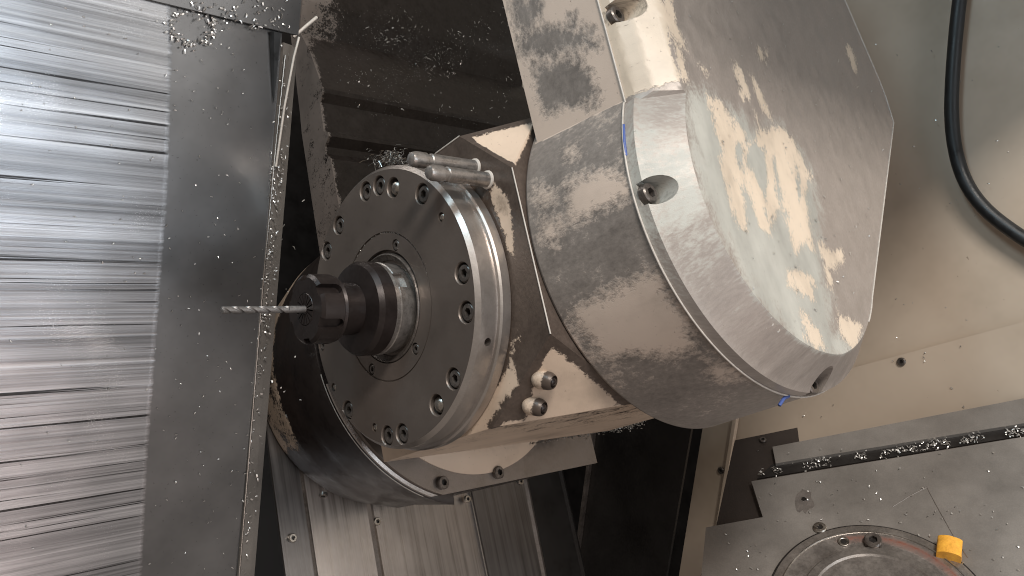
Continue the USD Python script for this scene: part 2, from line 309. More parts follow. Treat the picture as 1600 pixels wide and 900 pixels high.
wallp = thing('beige_wall', None, None, wall_pt(1400, 600), kind='structure')
edge_bot, edge_top = wall_pt(1058, 912), wall_pt(1180, 180)
upper = [(WX, edge_top[1] - .4, 1.0), (WX, .9, 1.0), (WX, .9, fy), (WX, wall_pt(1120, 600)[1] - .1, fy)]
lowx = WX + .007
tb = thing  # readability
low_top_l, low_top_r = np.array([lowx, px(1134, 634, 0, lowx)[1], fy - .004]), np.array([lowx, .9, fy - .004])
pu = np.array(upper); pu = np.vstack([pu, pu - [.004, 0, 0]])
def wallgrid(x, e0, e1, u0, u1, ne, nu, amp):
    def fn(s, t):
        e, u = e0 + (e1 - e0) * s, u0 + (u1 - u0) * t
        return (x + amp * (float(meshkit.fbm(np.array([e * 5, u * 5, 1.0]), 3)) - .5), e, u)
    return grid(fn, ne, nu)
add(wallp, 'upper_sheet', wallgrid(WX, wall_pt(1110, 600)[1] - .3, .9, fy - .02, 1.1, 60, 60, .006), M_wall, True)
# lower sheet, standing slightly proud, with its folded left edge
a1, a2 = px(1104, 640, 0, lowx), px(1058, 915, 0, lowx)
poly = [px(1104, 640, 0, lowx), px(1060, 905, 0, lowx), px(1660, 905, 0, lowx) + [0, .2, 0], np.array([lowx, .9, fy]), np.array([lowx, a1[1], fy])]
add(wallp, 'lower_sheet', hull(np.vstack([poly, np.array(poly) - [.005, 0, 0]])), M_wall, 20)
def strip(pts, w, t, x, m, name, parent): 
    pass
c0_, c1_ = px(1150, 652, 0, lowx + .004), px(1122, 830, 0, lowx + .004)
add(wallp, 'folded_edge', hull([p + q for p in (c0_, c1_) for q in ((0, -.005, 0), (0, .005, 0), (.004, -.002, 0), (.004, .003, 0))]), M_wall, 20)

def socket_screw(r, h, hexr=None, depth=None, n=24):
    hexr = hexr or r * .52; depth = depth or h * .7
    b = r * .14
    body = lathe([(0, 0), (r, 0), (r, h - b), (r - b, h), (0, h)], n)
    hx = m3.Manifold.cylinder(depth + .001, hexr, hexr, 6).translate((0, 0, h - depth))
    return body - hx
def put_screw(parent, at, axis, r, h, m, name='screw', label=None, ring=True):
    p = add(parent, name, orient(socket_screw(r, h), axis, at, random.random()), m, 30, label=label)
    add(p, 'socket', orient(cyl(r * .46, h * .12, 6), axis, np.asarray(at) + np.asarray(axis, float) / np.linalg.norm(axis) * h * .32), M_pit, False)
    return p
for (u, v, r) in ((1409, 565, .0046), (1127, 735, .0046)):
    put_screw(wallp, px(u, v, 0, lowx + .0005), ex, r, .0022, M_screw, 'wall_screw')

# dark guard panel and void under the head
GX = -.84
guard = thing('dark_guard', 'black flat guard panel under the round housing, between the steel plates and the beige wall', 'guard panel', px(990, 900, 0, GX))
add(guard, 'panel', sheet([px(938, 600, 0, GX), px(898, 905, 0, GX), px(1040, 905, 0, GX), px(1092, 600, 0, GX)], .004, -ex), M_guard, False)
add(guard, 'folded_edge', hull([p + q for p in (px(935, 620, 0, GX), px(897, 905, 0, GX)) for q in ((0, 0, 0), (.006, 0, 0), (.006, .005, 0), (0, .005, 0))]), M_rail, False)

# ================================================================== LEFT SHEET COVER
pr_, pl_ = np.array([(443 - 800) / F, 1, (450 - 50) / F]), np.array([(372 - 800) / F, 1, (450 - 900) / F])
wK = np.cross(np.cross(pr_, pl_), D); wK /= np.linalg.norm(wK); wK *= np.sign(wK[2])
wM = wK @ MK; nM = np.cross(ex, wM); nM *= np.sign(nM[1]); nM /= np.linalg.norm(nM)
cP = (raym(410, 480) * .70) @ nM
def pp(u, v, off=0.0): return pn(u, v, nM, cP + off)
edge_mid = pp(406, 480)
def sheet_xy(p): return np.c_[(p - edge_mid) @ ex, (p - edge_mid) @ wM]
cover = thing('sheet_cover', 'large brushed steel sheet cover with dark sliding streaks, left of the drill', 'sheet cover', pp(372, 900))
tl = sheet_xy(np.array([pp(270, 0), pp(430, 48)]))
seam_y = tl[:, 1].mean()
xr = -.0                                     # right edge
def main_fn(s, t):
    x = -.0 + s * .62; y = -.42 + (seam_y + .42) * t
    b = .0012 * math.sin(x * 19 + 1) * math.cos(y * 13) + .0012 * (float(meshkit.fbm(np.array([x * 14, y * 14, 3.0]), 3)) - .5)
    return edge_mid + ex * x + wM * y + nM * b
rub = [sheet_xy(np.array([pp(u, v) for u, v in ((262, -60), (266, 70), (262, 180), (258, 300), (246, 450), (238, 560), (228, 700), (222, 830), (214, 980), (-400, 980), (-400, -60))]))]
def rub_wear(p):
    q = sheet_xy(p); c = np.zeros((len(p), 3)); c[:, 0] = sdf(rub, q, .02); return c
add(cover, 'sheet', grid(main_fn, 110, 130), M_sheet, True, wear=rub_wear, uv=sheet_xy)
def top_fn(s, t):
    x = -.012 + s * .62; y = seam_y - .002 + .30 * t
    return edge_mid + ex * x + wM * y + nM * (.0035 + .0008 * math.sin(x * 23) * math.cos(y * 17))
add(cover, 'upper_sheet', grid(top_fn, 40, 24), M_sheet, True, wear=lambda p: np.zeros((len(p), 3)), uv=sheet_xy)
ul = [edge_mid + ex * x + wM * (seam_y - .002) + nM * z for x in (-.012, .6) for z in (.0005, .0033)]
add(cover, 'seam_edge', hull([edge_mid + ex * x + wM * (seam_y - .0025 + dy) + nM * z for x in (-.012, .6) for z in (.0004, .0033) for dy in (0, .0006)]), M_pit, False)
# returned edge flange: folded back, narrow at the top, wider below
def fl(x, y, z): return edge_mid + ex * x + wM * y + nM * z
add(cover, 'edge_flange', hull([fl(-.001, -.42, .001), fl(-.001, seam_y - .01, .001), fl(-.020, -.42, -.006), fl(-.017, seam_y - .01, -.006), fl(-.020, -.42, -.009), fl(-.017, seam_y - .01, -.009), fl(-.001, -.42, -.003), fl(-.001, seam_y - .01, -.003)]), M_table, False)
add(cover, 'edge_lip', tube([fl(-.0005, -.42, .0012), fl(-.0008, -.2, .0014), fl(-.0005, .02, .0012), fl(-.0012, seam_y - .09, .0016), fl(-.002, seam_y - .02, .003)], .0009, 6), M_bright, True)
add(cover, 'torn_seal', tube([fl(-.0025, seam_y - .11, .003), fl(-.004, seam_y - .06, .006), fl(-.0075, seam_y - .02, .008), fl(-.011, seam_y - .004, .007)], .0010, 6), M_gasket, True, label='pale torn strip of seal peeling off the top of the edge')
add(cover, 'seal_wedge', hull([fl(.012, seam_y - .004, .001), fl(.003, seam_y - .004, .001), fl(.004, seam_y - .06, .001), fl(.010, seam_y - .004, .005), fl(.004, seam_y - .004, .005), fl(.004, seam_y - .055, .003)]), M_rubber, 20)
add(cover, 'corner_bracket', tube([pp(459, 58, .002), pp(476, 43, .002), pp(495, 27, .001)], .0015, 6), M_gasket, True)

# ================================================================== DARK COLUMN (behind, top)
CE = -.80
cl = px(505, 140, 1, CE)
def cx(u, v): return px(u, v, 1, CE)
col = thing('machine_column', 'dark oily machine column casting with ledges, behind the head above the flange disc', 'machine column', px(505, 330, 1, CE))
up0, up1, up2, up3, up4, up5 = (cx(516, 84)[2], cx(502, 139)[2], cx(514, 205)[2], cx(500, 226)[2], cx(497, 300)[2], cx(510, 0)[2])
xl = cl[0]
prof = [(CE + .04, up5 + .30), (CE - .01, up5), (CE - .030, up0 + .045), (CE - .014, up0 + .006), (CE - .012, up0 - .004), (CE - .001, up1 + .003), (CE - .002, up1 - .003), (CE - .012, up1 - .012), (CE - .015, up2 + .008), (CE - .006, up2 + .002), (CE - .006, up2 - .003), (CE - .018, up2 - .012), (CE - .020, up3), (CE - .010, up3 - .012), (CE - .014, up4 - .2),
        (CE - .075, up4 - .2), (CE - .066, up1 - .03), (CE - .062, up1), (CE - .05, up5), (CE + .03, up5 + .30)]
cs = m3.CrossSection([np.array(prof)], m3.FillRule.EvenOdd)
body = m3.Manifold.extrude(cs, .62)          # profile (e, up) swept along -x
T = np.array([[0, 0, -1, xl], [1, 0, 0, 0], [0, 1, 0, 0]], float)
body = body.transform(T)
if body.volume() < 0: body = body.mirror((1, 0, 0))
body = body.refine_to_length(.02)
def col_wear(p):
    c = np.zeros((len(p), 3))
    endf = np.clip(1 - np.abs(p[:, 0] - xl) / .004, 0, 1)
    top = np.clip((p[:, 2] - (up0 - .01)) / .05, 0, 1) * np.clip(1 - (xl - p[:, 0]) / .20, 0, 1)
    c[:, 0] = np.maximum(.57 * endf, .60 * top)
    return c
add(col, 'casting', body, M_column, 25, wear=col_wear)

# ================================================================== STEEL PLATES under the head
PE = -.76
plates = thing('way_cover', 'steel way cover of upright overlapping plates below the dark rear housing', 'way cover', px(660, 900, 1, PE))
def pe(u, v, off=0.0): return px(u, v, 1, PE + off)
cuts = [(428, 740, 447, 905), (480, 770, 498, 905), (577, 780, 597, 905), (735, 760, 766, 905), (822, 735, 851, 905), (874, 725, 914, 905)]
for i in range(5):
    (u0, v0, w0, z0), (u1, v1, w1, z1) = cuts[i], cuts[i + 1]
    off = (.000, .004, .001, .006, -.006)[i]
    q = [pe(u0, v0, off) + [0, 0, .12], pe(w0, z0, off) - [0, 0, .02], pe(w1, z1, off) - [0, 0, .02], pe(u1, v1, off) + [0, 0, .12]]
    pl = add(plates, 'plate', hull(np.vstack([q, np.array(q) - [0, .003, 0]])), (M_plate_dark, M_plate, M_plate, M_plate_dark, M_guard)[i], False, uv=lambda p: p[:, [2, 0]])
    # rolled bead along the right edge of the plate
    b0, b1 = q[3], q[2]
    add(pl, 'edge_bead', hull([p + s for p in (b0, b1) for s in ((.004, .0, 0), (.001, .0028, 0), (-.002, .002, 0), (-.002, -.003, 0))]), (M_screw, M_rail, M_bright, M_rail, M_guard)[i], 30)
for (u, v, off) in ((456, 841, .0005), (588, 815, .0045), (729, 780, .0065), (812, 752, .0065)):
    put_screw(plates, pe(u, v, off), ee, .0042, .003, M_screwlight, 'screw')

# ================================================================== REAR DRUM
rear = thing('rear_housing', 'dark brown round rear housing behind the flange disc, paint chipped along its lower left', 'housing', (AX[0], ER - .1, AX[2] - .155))
RR = .153
dp = [(0, -.185), (.104, -.185), (.123, -.172), (.1315, -.15), (.142, -.1), (.1445, -.062), (.1455, -.058), (.1505, -.02), (.1530, -.0015), (.149, 0), (0, 0)]
drum = orient(lathe(dp, 160), ee, (AX[0], ER, AX[2]))
drum = drum - box((AX[0] - .5, ER - .3, -.2), (AX[0] + .04, ER + .1, .0125))
drum = drum.refine_to_length(.008)
def rear_px(u, v, off): return px(u, v, 1, ER + off)
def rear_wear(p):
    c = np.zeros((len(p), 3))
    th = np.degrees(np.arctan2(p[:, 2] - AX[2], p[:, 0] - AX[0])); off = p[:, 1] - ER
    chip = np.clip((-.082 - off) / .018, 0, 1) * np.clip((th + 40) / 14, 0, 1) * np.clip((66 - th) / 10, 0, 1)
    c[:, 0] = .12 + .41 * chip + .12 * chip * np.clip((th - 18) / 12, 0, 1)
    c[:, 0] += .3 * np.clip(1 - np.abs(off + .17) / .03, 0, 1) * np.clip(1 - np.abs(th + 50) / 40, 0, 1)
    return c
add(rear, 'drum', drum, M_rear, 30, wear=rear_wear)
# flange plate on its face, running out to the right, with flat bottom edge
ub = .0135
fc = m3.CrossSection.circle(.150, 128) + m3.CrossSection.square((.30, .20)).translate((-.165, -.1374)) 
def to_e(cs2, e0, h, bev=0):
    m = m3.Manifold.extrude(cs2, h); T2 = np.array([[1, 0, 0, AX[0]], [0, 0, 1, e0], [0, 1, 0, AX[2]]], float)
    m = m.transform(T2); return m if m.volume() > 0 else m.mirror((0, 0, 0))
cutb = m3.CrossSection.square((1.0, .6)).translate((-.5, ub - AX[2]))
fr = px(925, 700, 1, ER + .004)[0] - AX[0]
flp = (m3.CrossSection.circle(.1485, 128) + m3.CrossSection.square((abs(fr), .1)).translate((fr, ub - AX[2]))) ^ cutb
def extr_e(cs2, e0, h):
    v = m3.Manifold.extrude(cs2, h)
    # local (x, y, z) -> machine (x, e, up) = (x, z, y): mirrored, so turn the faces
    q = v.to_mesh(); P = np.array(q.vert_properties[:, :3]); Fc = np.array(q.tri_verts)[:, ::-1]
    P = np.c_[AX[0] + P[:, 0], e0 + P[:, 2], AX[2] + P[:, 1]]
    return m3.Manifold(m3.Mesh(vert_properties=P.astype(np.float32), tri_verts=Fc.astype(np.uint32)))
flm = extr_e(flp, ER + .0005, .006)
groove = orient(lathe([(.121, 0), (.1225, 0), (.1225, .01), (.121, .01)], 128), ee, (AX[0], ER + .004, AX[2]))
add(rear, 'flange_plate', flm - groove, M_flange, 30)
lit_sliver = orient(lathe([(.1488, 0), (.1522, 0), (.1516, .0012), (.1488, .0022)], 160), ee, (AX[0], ER + .0001, AX[2])) - box((AX[0] - .3, ER - .1, -.2), (AX[0] + .3, ER + .1, .0140))
lit_sliver = lit_sliver - box((AX[0] - .3, ER - .1, -.3), (AX[0] + .01, ER + .1, .6))
add(rear, 'lit_bevel_sliver', lit_sliver - box((AX[0] - .3, ER - .1, AX[2] - .03), (AX[0] + .3, ER + .1, .6)), M_rail, 30)  # bright steel sliver stands in for light on the flange bevel
ta = np.radians(np.linspace(-8, -62, 50))
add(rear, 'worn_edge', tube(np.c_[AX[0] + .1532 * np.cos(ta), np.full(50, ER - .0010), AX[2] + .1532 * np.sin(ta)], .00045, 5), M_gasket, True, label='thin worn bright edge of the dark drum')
bossr = .1245
boss = orient(lathe([(0, 0), (bossr + .002, 0), (bossr + .002, .0015), (bossr - .006, .0045), (bossr - .014, .007), (0, .007)], 128), ee, (AX[0], ER + .006, AX[2]))
add(rear, 'boss', boss.refine_to_length(.012), M_block, 30, wear=lambda p: np.c_[np.full(len(p), .66), np.zeros((len(p), 2))])
for (u, v) in ((689, 755), (776, 739)):
    put_screw(rear, px(u, v, 1, ER + .0066), ee, .0058, .005, M_screw, 'flange_screw')
put_screw(rear, px(505, 771, 1, ER - .10), (0.3, .2, -.9), .004, .003, M_screw, 'side_screw')

# ================================================================== SPINDLE HEAD
head = thing('spindle_head', 'worn beige and grey spindle head with big round cover and dark flange disc', 'spindle head', (AX[0], EB - .1, AX[2] - .14))
TOP, BOT = .2495, .0464
XK = XB - .27; EL = -.5597
pts = [(XB, -.3962, TOP), (XB, EB, .2055), (XB - .037, EB, TOP), (XB, EB, .0912), (XB, -.4251, BOT), (XB - .069, EB, BOT - .005),
       (XB, EL, BOT), (XB, EL, TOP), (XK, EL, TOP), (XK, EL, BOT - .005), (XK, EB, TOP), (XK, EB, BOT - .005)]
blk = hull(pts)
blk = blk.refine_to_length(.006)
tri_t = [np.array(p) for p in pts[:3]]; tri_b = [np.array(p) for p in pts[3:6]]
def plane_of(t):
    n = np.cross(t[1] - t[0], t[2] - t[0]); n /= np.linalg.norm(n); return n, n @ t[0]
ntp, ctp = plane_of(tri_t); nbt, cbt = plane_of(tri_b)
def fpx(l): return [px(u, v, 0, XB)[1:] for u, v in l]
fr_polys = [fpx([(768, 285), (790, 300), (800, 335), (802, 385), (806, 400), (794, 400), (782, 350), (765, 310)]),
            fpx([(800, 560), (808, 600), (775, 640), (760, 665), (640, 730), (590, 740), (590, 690), (740, 650), (790, 585)]),
            fpx([(806, 520), (815, 525), (800, 560), (797, 545)])]
st_poly = [fpx([(772, 300), (792, 310), (795, 335), (780, 335)])]
def tri_uv(p, t, n):
    x = t[1] - t[0]; x /= np.linalg.norm(x); y = np.cross(n, x); return np.c_[(p - t[0]) @ x, (p - t[0]) @ y]
tpoly = [tri_uv(np.array([pn(u, v, ntp, ctp) for u, v in ((722, 218), (836, 190), (828, 220), (806, 258), (792, 258), (752, 238))]), tri_t, ntp)]
bpoly = [tri_uv(np.array([pn(u, v, nbt, cbt) for u, v in ((858, 535), (880, 555), (968, 632), (930, 650), (775, 682), (765, 668), (820, 655), (835, 600))]), tri_b, nbt)]
def blk_wear(p):
    c = np.zeros((len(p), 3)); c[:, 0] = .1
    front = np.abs(p[:, 0] - XB) < 1e-4; t = np.abs(p @ ntp - ctp) < 2e-4; b = np.abs(p @ nbt - cbt) < 2e-4
    c[front, 0] = sdf(fr_polys, p[front][:, 1:], .012); c[front, 2] = sdf(st_poly, p[front][:, 1:], .016)
    onlyt = t & ~front; onlyb = b & ~front
    if onlyt.any(): c[onlyt, 0] = sdf(tpoly, tri_uv(p[onlyt], tri_t, ntp), .012)
    if onlyb.any(): c[onlyb, 0] = sdf(bpoly, tri_uv(p[onlyb], tri_b, nbt), .012)
    low = p[:, 2] < BOT + .0005; c[low & ~b, 0] = .60 - .07 * np.clip((p[low & ~b, 1] + .50) / .1, 0, 1)
    side = np.abs(p[:, 1] - EB) < 1e-4; c[side & ~front & ~t & ~b, 0] = .25
    return c
add(head, 'swivel_neck', orient(cyl(.098, EL + .002 - (ER + .0128), 96), ee, (AX[0], ER + .0128, AX[2])), M_block, 30, wear=lambda p: np.c_[np.full(len(p), .5), np.zeros((len(p), 2))])
add(head, 'head_block', blk, M_block, 10, wear=blk_wear)
# bright worn arrises
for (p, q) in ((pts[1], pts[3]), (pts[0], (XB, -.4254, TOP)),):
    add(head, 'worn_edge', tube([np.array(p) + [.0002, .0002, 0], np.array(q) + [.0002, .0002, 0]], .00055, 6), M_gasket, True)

# big round housing: drum joined to the upright box, then the cover
def arc(R, a0, a1, n): 
    t = np.radians(np.linspace(a0, a1, n)); return np.c_[R * np.cos(t), R * np.sin(t)]
def hp(h, v, off): return np.c_[AX[0] - np.asarray(h), np.full(len(h), EB + off), AX[2] + np.asarray(v)]
UPV = .40
def outline_cs(R, wall, top=UPV):
    a = arc(R, 152, 316, 70); end = a[-1]
    k = .250 - 0; corner = np.array([.268, end[1] + (.268 - end[0])]); 
    return np.vstack([[[wall, top]], [[wall, R * math.sin(math.radians(152))]], a, [corner], [[.262, .125]], [[.240, top]]])
def solid_hv(poly, o0, o1):
    m = m3.Manifold.extrude(m3.CrossSection([np.asarray(poly)], m3.FillRule.NonZero), o1 - o0)
    q = m.to_mesh(); P = np.array(q.vert_properties[:, :3]); Fc = np.array(q.tri_verts)
    P = np.c_[AX[0] - P[:, 0], EB + o0 + P[:, 2], AX[2] + P[:, 1]]          # two mirrorings: orientation kept
    return m3.Manifold(m3.Mesh(vert_properties=P.astype(np.float32), tri_verts=Fc.astype(np.uint32)))
circ = orient(lathe([(0, 0), (.1335, 0), (.1345, .002), (.1300, L - .001), (0, L - .001)], 200), ee, (AX[0], EB + .0006, AX[2]))
upr = solid_hv([(-.113, UPV), (-.113, .0), (.0, -.127), (.09, -.09), (.268, .088), (.262, .125), (.24, UPV)], .007, L - .0006)
hous = (circ + upr).refine_to_length(.006)
def cylpx(u, v):
    """spot of the photograph on the drum's side -> (angle, depth)"""
    r = raym(u, v); o = -np.array([AX[0], AX[2]]); dd = r[[0, 2]]; R = .132
    A, B, C = dd @ dd, o @ dd, o @ o - R * R; disc = B * B - A * C
    if disc < 0: t = -B / A
    else: t = (-B - math.sqrt(disc)) / A
    p = r * t; return (math.atan2(p[2] - AX[2], -(p[0] - AX[0])) % (2 * math.pi) * .132, p[1] - EB)
def cyluv(p): return np.c_[(np.arctan2(p[:, 2] - AX[2], -(p[:, 0] - AX[0])) % (2 * np.pi)) * .132, p[:, 1] - EB]
xw = AX[0] + .113
def flatuv(l): return [(px(u, v, 0, xw)[2], px(u, v, 0, xw)[1]) for u, v in l]
b_round = [[cylpx(u, v) for u, v in q] for q in (
    [(885, 285), (950, 268), (984, 290), (980, 310), (935, 332), (890, 350)], [(850, 340), (880, 345), (872, 392), (845, 372)],
    [(895, 486), (985, 440), (1030, 432), (1066, 500), (1098, 548), (1060, 560), (985, 552), (955, 560), (920, 520)], [(838, 298), (872, 292), (868, 322), (845, 328)],
    [(880, 235), (900, 228), (905, 245), (885, 250)], [(860, 500), (885, 500), (925, 560), (905, 560)], [(1100, 560), (1140, 580), (1150, 600), (1110, 590)])]
g_flat = [flatuv(q) for q in ([(797, 0), (860, -10), (835, 38), (812, 52)], [(812, 62), (850, 40), (930, 42), (936, 72), (895, 80), (862, 88), (815, 80)],
    [(832, 102), (880, 92), (922, 112), (934, 142), (905, 166), (850, 184), (836, 150)], [(885, 20), (897, 22), (905, 100), (890, 95)], [(925, 140), (940, 150), (930, 178), (915, 172)])]
def hous_wear(p):
    c = np.zeros((len(p), 3))
    flat = (np.abs(p[:, 0] - xw) < 1e-4) & (p[:, 2] > AX[2] + .05)
    c[:, 0] = np.maximum(sdf(b_round, cyluv(p), .020), .30)
    c[flat, 0] = np.minimum(1 - sdf(g_flat, p[flat][:, [2, 1]], .018), .8)
    return c
add(head, 'housing', hous, M_drum, 25, wear=hous_wear, uv=cyluv)

# cover: loft of four outlines
FO = L + .030
def outl(kind):
    """seam / collar / shoulder / face outline, same number of points: wall, step, arc, slanted side, corner, top"""
    if kind in ('seam', 'collar'):
        g = 0 if kind == 'seam' else .0005; o = L if kind == 'seam' else L + .008
        wall = np.c_[np.full(8, -.113 + g), np.linspace(UPV, .062, 8)]; wo = np.full(8, o)
        a = arc(.1302 - g, 152, 315, 60); ao = np.full(60, o); s = .128
    elif kind == 'shoulder':
        wall = np.c_[np.full(8, -.1075), np.linspace(UPV, .062, 8)]; wo = np.full(8, L + .018)
        a = arc(.1268, 152, 315, 60); ao = np.full(60, L + .0105); s = .125
    else:
        x_top = px(1030, 0, 1, EB + FO); h0 = -(x_top[0] - AX[0]); v0 = x_top[2] - AX[2]
        vv = np.linspace(UPV, .0585, 8); wall = np.c_[np.interp(vv, [.0585, v0, UPV], [-.0945, h0, h0 + (h0 + .0945) / (v0 - .0585) * (UPV - v0)]), vv]; wo = np.full(8, FO)
        th = np.linspace(148.5, 315, 60); R = np.interp(th, [148, 180, 270, 315], [.109, .1085, .1105, .1025]); t = np.radians(th)
        a = np.c_[R * np.cos(t), R * np.sin(t)]; ao = np.full(60, FO); s = .1025
    g2 = {'seam': .014, 'collar': .0135, 'shoulder': .010, 'face': 0}[kind]
    end = a[-1]; corner = np.array([.234 + g2 * .8, 0]); corner[1] = end[1] + (corner[0] - end[0])
    sl = np.linspace(end, corner, 10)[1:]
    up = np.array([[.237 + g2, .115], [.236 + g2, .131], [.221 + g2, .21], [.19 + g2, UPV]])
    q = np.vstack([wall, a, sl, up]); off = np.concatenate([wo, ao, np.full(len(sl) + 4, {'seam': L, 'collar': L + .008, 'shoulder': L + .0105, 'face': FO}[kind])])
    return np.c_[AX[0] - q[:, 0], EB + off, AX[2] + q[:, 1]], q
rings = [outl(k) for k in ('seam', 'collar', 'shoulder', 'face')]
n = len(rings[0][0]); V = np.vstack([r[0] for r in rings]); Fq = []
for k in range(3):
    for i in range(n):
        j = (i + 1) % n; Fq += [[k * n + i, k * n + j, (k + 1) * n + j], [k * n + i, (k + 1) * n + j, (k + 1) * n + i]]
from mapbox_earcut import triangulate_float64 as _ear
capb = np.array(_ear(rings[0][1], np.array([n], np.uint32))).reshape(-1, 3); capt = np.array(_ear(rings[3][1], np.array([n], np.uint32))).reshape(-1, 3)
def area(q, t): 
    a, b, c = q[t[0, 0]], q[t[0, 1]], q[t[0, 2]]; return (b[0] - a[0]) * (c[1] - a[1]) - (b[1] - a[1]) * (c[0] - a[0])
pos = area(rings[3][1], capt) > 0
capt = capt if pos else capt[:, ::-1]
capb = capb[:, ::-1] if area(rings[0][1], capb) > 0 else capb
covm = None
for flip in (False, True):
    ff = np.array(Fq)[:, ::-1] if flip else np.array(Fq)
    tm = trimesh.Trimesh(V, np.vstack([ff, capb, capt + 3 * n]), process=False)
    if tm.is_winding_consistent and tm.is_watertight:
        if tm.volume < 0: tm.invert()
        covm = m3.Manifold(m3.Mesh(vert_properties=tm.vertices.astype(np.float32), tri_verts=tm.faces.astype(np.uint32))); break
pocket_px = [(1034, 292, .0165), (986, 8, .019), (1284, 598, .014)]
pockets = []
for (u, v, o) in pocket_px:
    p = px(u, v, 1, EB + L + o); pockets.append(p)
    covm = covm - orient(cyl(.0086, .06, 40), ee, (p[0], EB + L + .0035, p[2]))
covm = covm.refine_to_length(.0045)
def zz(l): return [(1040 + x / 1.667, 100 + y / 1.667) for x, y in l]
def cpx(l): return [px(u, v, 1, EB + FO)[[0, 2]] for u, v in l]
paint_polys = [cpx(zz(q)) for q in (
    [(113, 85), (150, 100), (180, 150), (212, 185), (205, 205), (180, 215), (185, 260), (205, 330), (212, 440), (195, 430), (175, 380), (150, 280), (130, 180)],
    [(235, 120), (250, 170), (300, 165), (330, 190), (350, 240), (385, 300), (370, 305), (360, 340), (375, 400), (390, 490), (360, 470), (335, 500), (325, 430), (290, 380), (270, 440), (245, 420), (215, 350), (200, 290), (195, 220), (240, 190)],
    [(178, -10), (200, 20), (218, 85), (200, 88), (186, 40)], [(213, 15), (238, 50), (275, 140), (250, 120)],
    [(310, 535), (345, 540), (385, 560), (388, 620), (360, 600), (320, 580)], [(355, 650), (400, 690), (418, 745), (365, 720)], [(445, 650), (512, 680), (490, 745), (460, 710)],
    [(400, 465), (430, 490), (460, 480), (465, 515), (430, 540), (440, 575), (420, 580), (412, 510)], [(90, 0), (110, 20), (105, 28), (90, 12)], [(240, -40), (262, -28), (258, -5), (245, -15)],
    [(470, -60), (490, -30), (500, 20), (490, 15), (474, -20)])]
prim_polys = [cpx(zz([(55, 70), (115, 80), (160, 110), (230, 170), (300, 160), (360, 240), (395, 330), (400, 470), (425, 600), (430, 700), (520, 720), (500, 775), (420, 775), (340, 735), (230, 600), (130, 420), (80, 280), (55, 150)]))]
hole_polys = [cpx(zz(q)) for q in ([(205, 215), (235, 205), (262, 225), (268, 290), (262, 400), (250, 330), (225, 280), (210, 260)], [(186, 225), (202, 300), (228, 370), (250, 430), (236, 428), (205, 355), (188, 285)], [(283, 245), (300, 330), (322, 400), (314, 412), (290, 345), (278, 280)], [(340, 260), (352, 300), (352, 380), (340, 330)])]
pink_polys = [cpx([(1012, 0), (1040, 40), (1058, 80), (1066, 130), (1075, 130), (1066, 60), (1050, 0)])]
def cov_wear(p):
    c = np.zeros((len(p), 3)); face = np.abs(p[:, 1] - (EB + FO)) < 2e-4
    xy = p[:, [0, 2]]
    h, v = AX[0] - p[:, 0], p[:, 2] - AX[2]
    c[:, 0] = np.where((v > .064) & (h < -.02), .68, .16)
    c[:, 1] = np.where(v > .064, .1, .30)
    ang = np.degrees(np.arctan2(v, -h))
    c[~face, 1] = np.where(v[~face] > .064, .1, .20 + .42 * np.clip(1 - np.abs(ang[~face] - 2) / 45, 0, 1))  # paler tone on the left bevel paints in strong lamp light
    c[face, 0] = np.clip(np.minimum(sdf(paint_polys + pink_polys, xy[face], .014), 1.0 - .93 * sdf(hole_polys, xy[face], .010)), .14, .66); c[face, 1] = sdf(prim_polys, xy[face], .03)
    pk = np.zeros(len(p))
    for q in pockets: pk = np.maximum(pk, np.clip(1.0 - (np.hypot(p[:, 0] - q[0], p[:, 2] - q[2]) - .0083) / .003, 0, 1) * (~face) * .5)
    return np.c_[c[:, :2], pk]
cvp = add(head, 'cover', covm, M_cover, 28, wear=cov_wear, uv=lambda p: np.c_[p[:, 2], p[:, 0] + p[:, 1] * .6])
for p in pockets:
    put_screw(cvp, (p[0], EB + L + .0036, p[2]), ee, .0062, .0052, M_screw, 'cover_screw')
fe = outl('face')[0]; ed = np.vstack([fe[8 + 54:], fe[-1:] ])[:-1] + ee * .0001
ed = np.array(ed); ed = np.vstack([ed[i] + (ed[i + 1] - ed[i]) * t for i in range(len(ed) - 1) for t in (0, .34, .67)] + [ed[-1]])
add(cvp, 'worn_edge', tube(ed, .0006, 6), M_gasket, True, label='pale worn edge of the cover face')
# seal in the seam, pale with blue lengths
sq = outl('seam')[0] + ee * .0004; out = (outl('seam')[1]); nn = out / np.linalg.norm(out, axis=1)[:, None]
k1 = 8 + 56
path = sq[:k1] + np.c_[-nn[:k1, 0], np.zeros(k1), nn[:k1, 1]] * .0006
path = np.vstack([path[1:8], path[8:]])
ga = add(head, 'gasket', tube(path, .0007, 6), M_gasket, True)
def seam_piece(i0, i1): return tube(path[i0:i1] + ee * .0002, .0014, 6)
wl = [path[3], path[5]]
add(ga, 'blue_sealant', tube(np.array([px(938, -14, 1, EB + L + .0005), px(944, 12, 1, EB + L + .0005), px(948, 24, 1, EB + L + .0005)]) + ex * .001, .0013, 6), M_blue, True)
add(ga, 'blue_sealant', tube(np.array([px(976, 196, 1, EB + L + .0005), px(977, 222, 1, EB + L + .0005), px(980, 244, 1, EB + L + .0005)]) + ex * .001, .0013, 6), M_blue, True)
add(ga, 'blue_sealant', tube(np.array([px(1232, 619, 1, EB + L), px(1225, 622, 1, EB + L), px(1218, 633, 1, EB + L)]), .0012, 6), M_blue, True, label='loose blue end of sealant hanging under the cover')

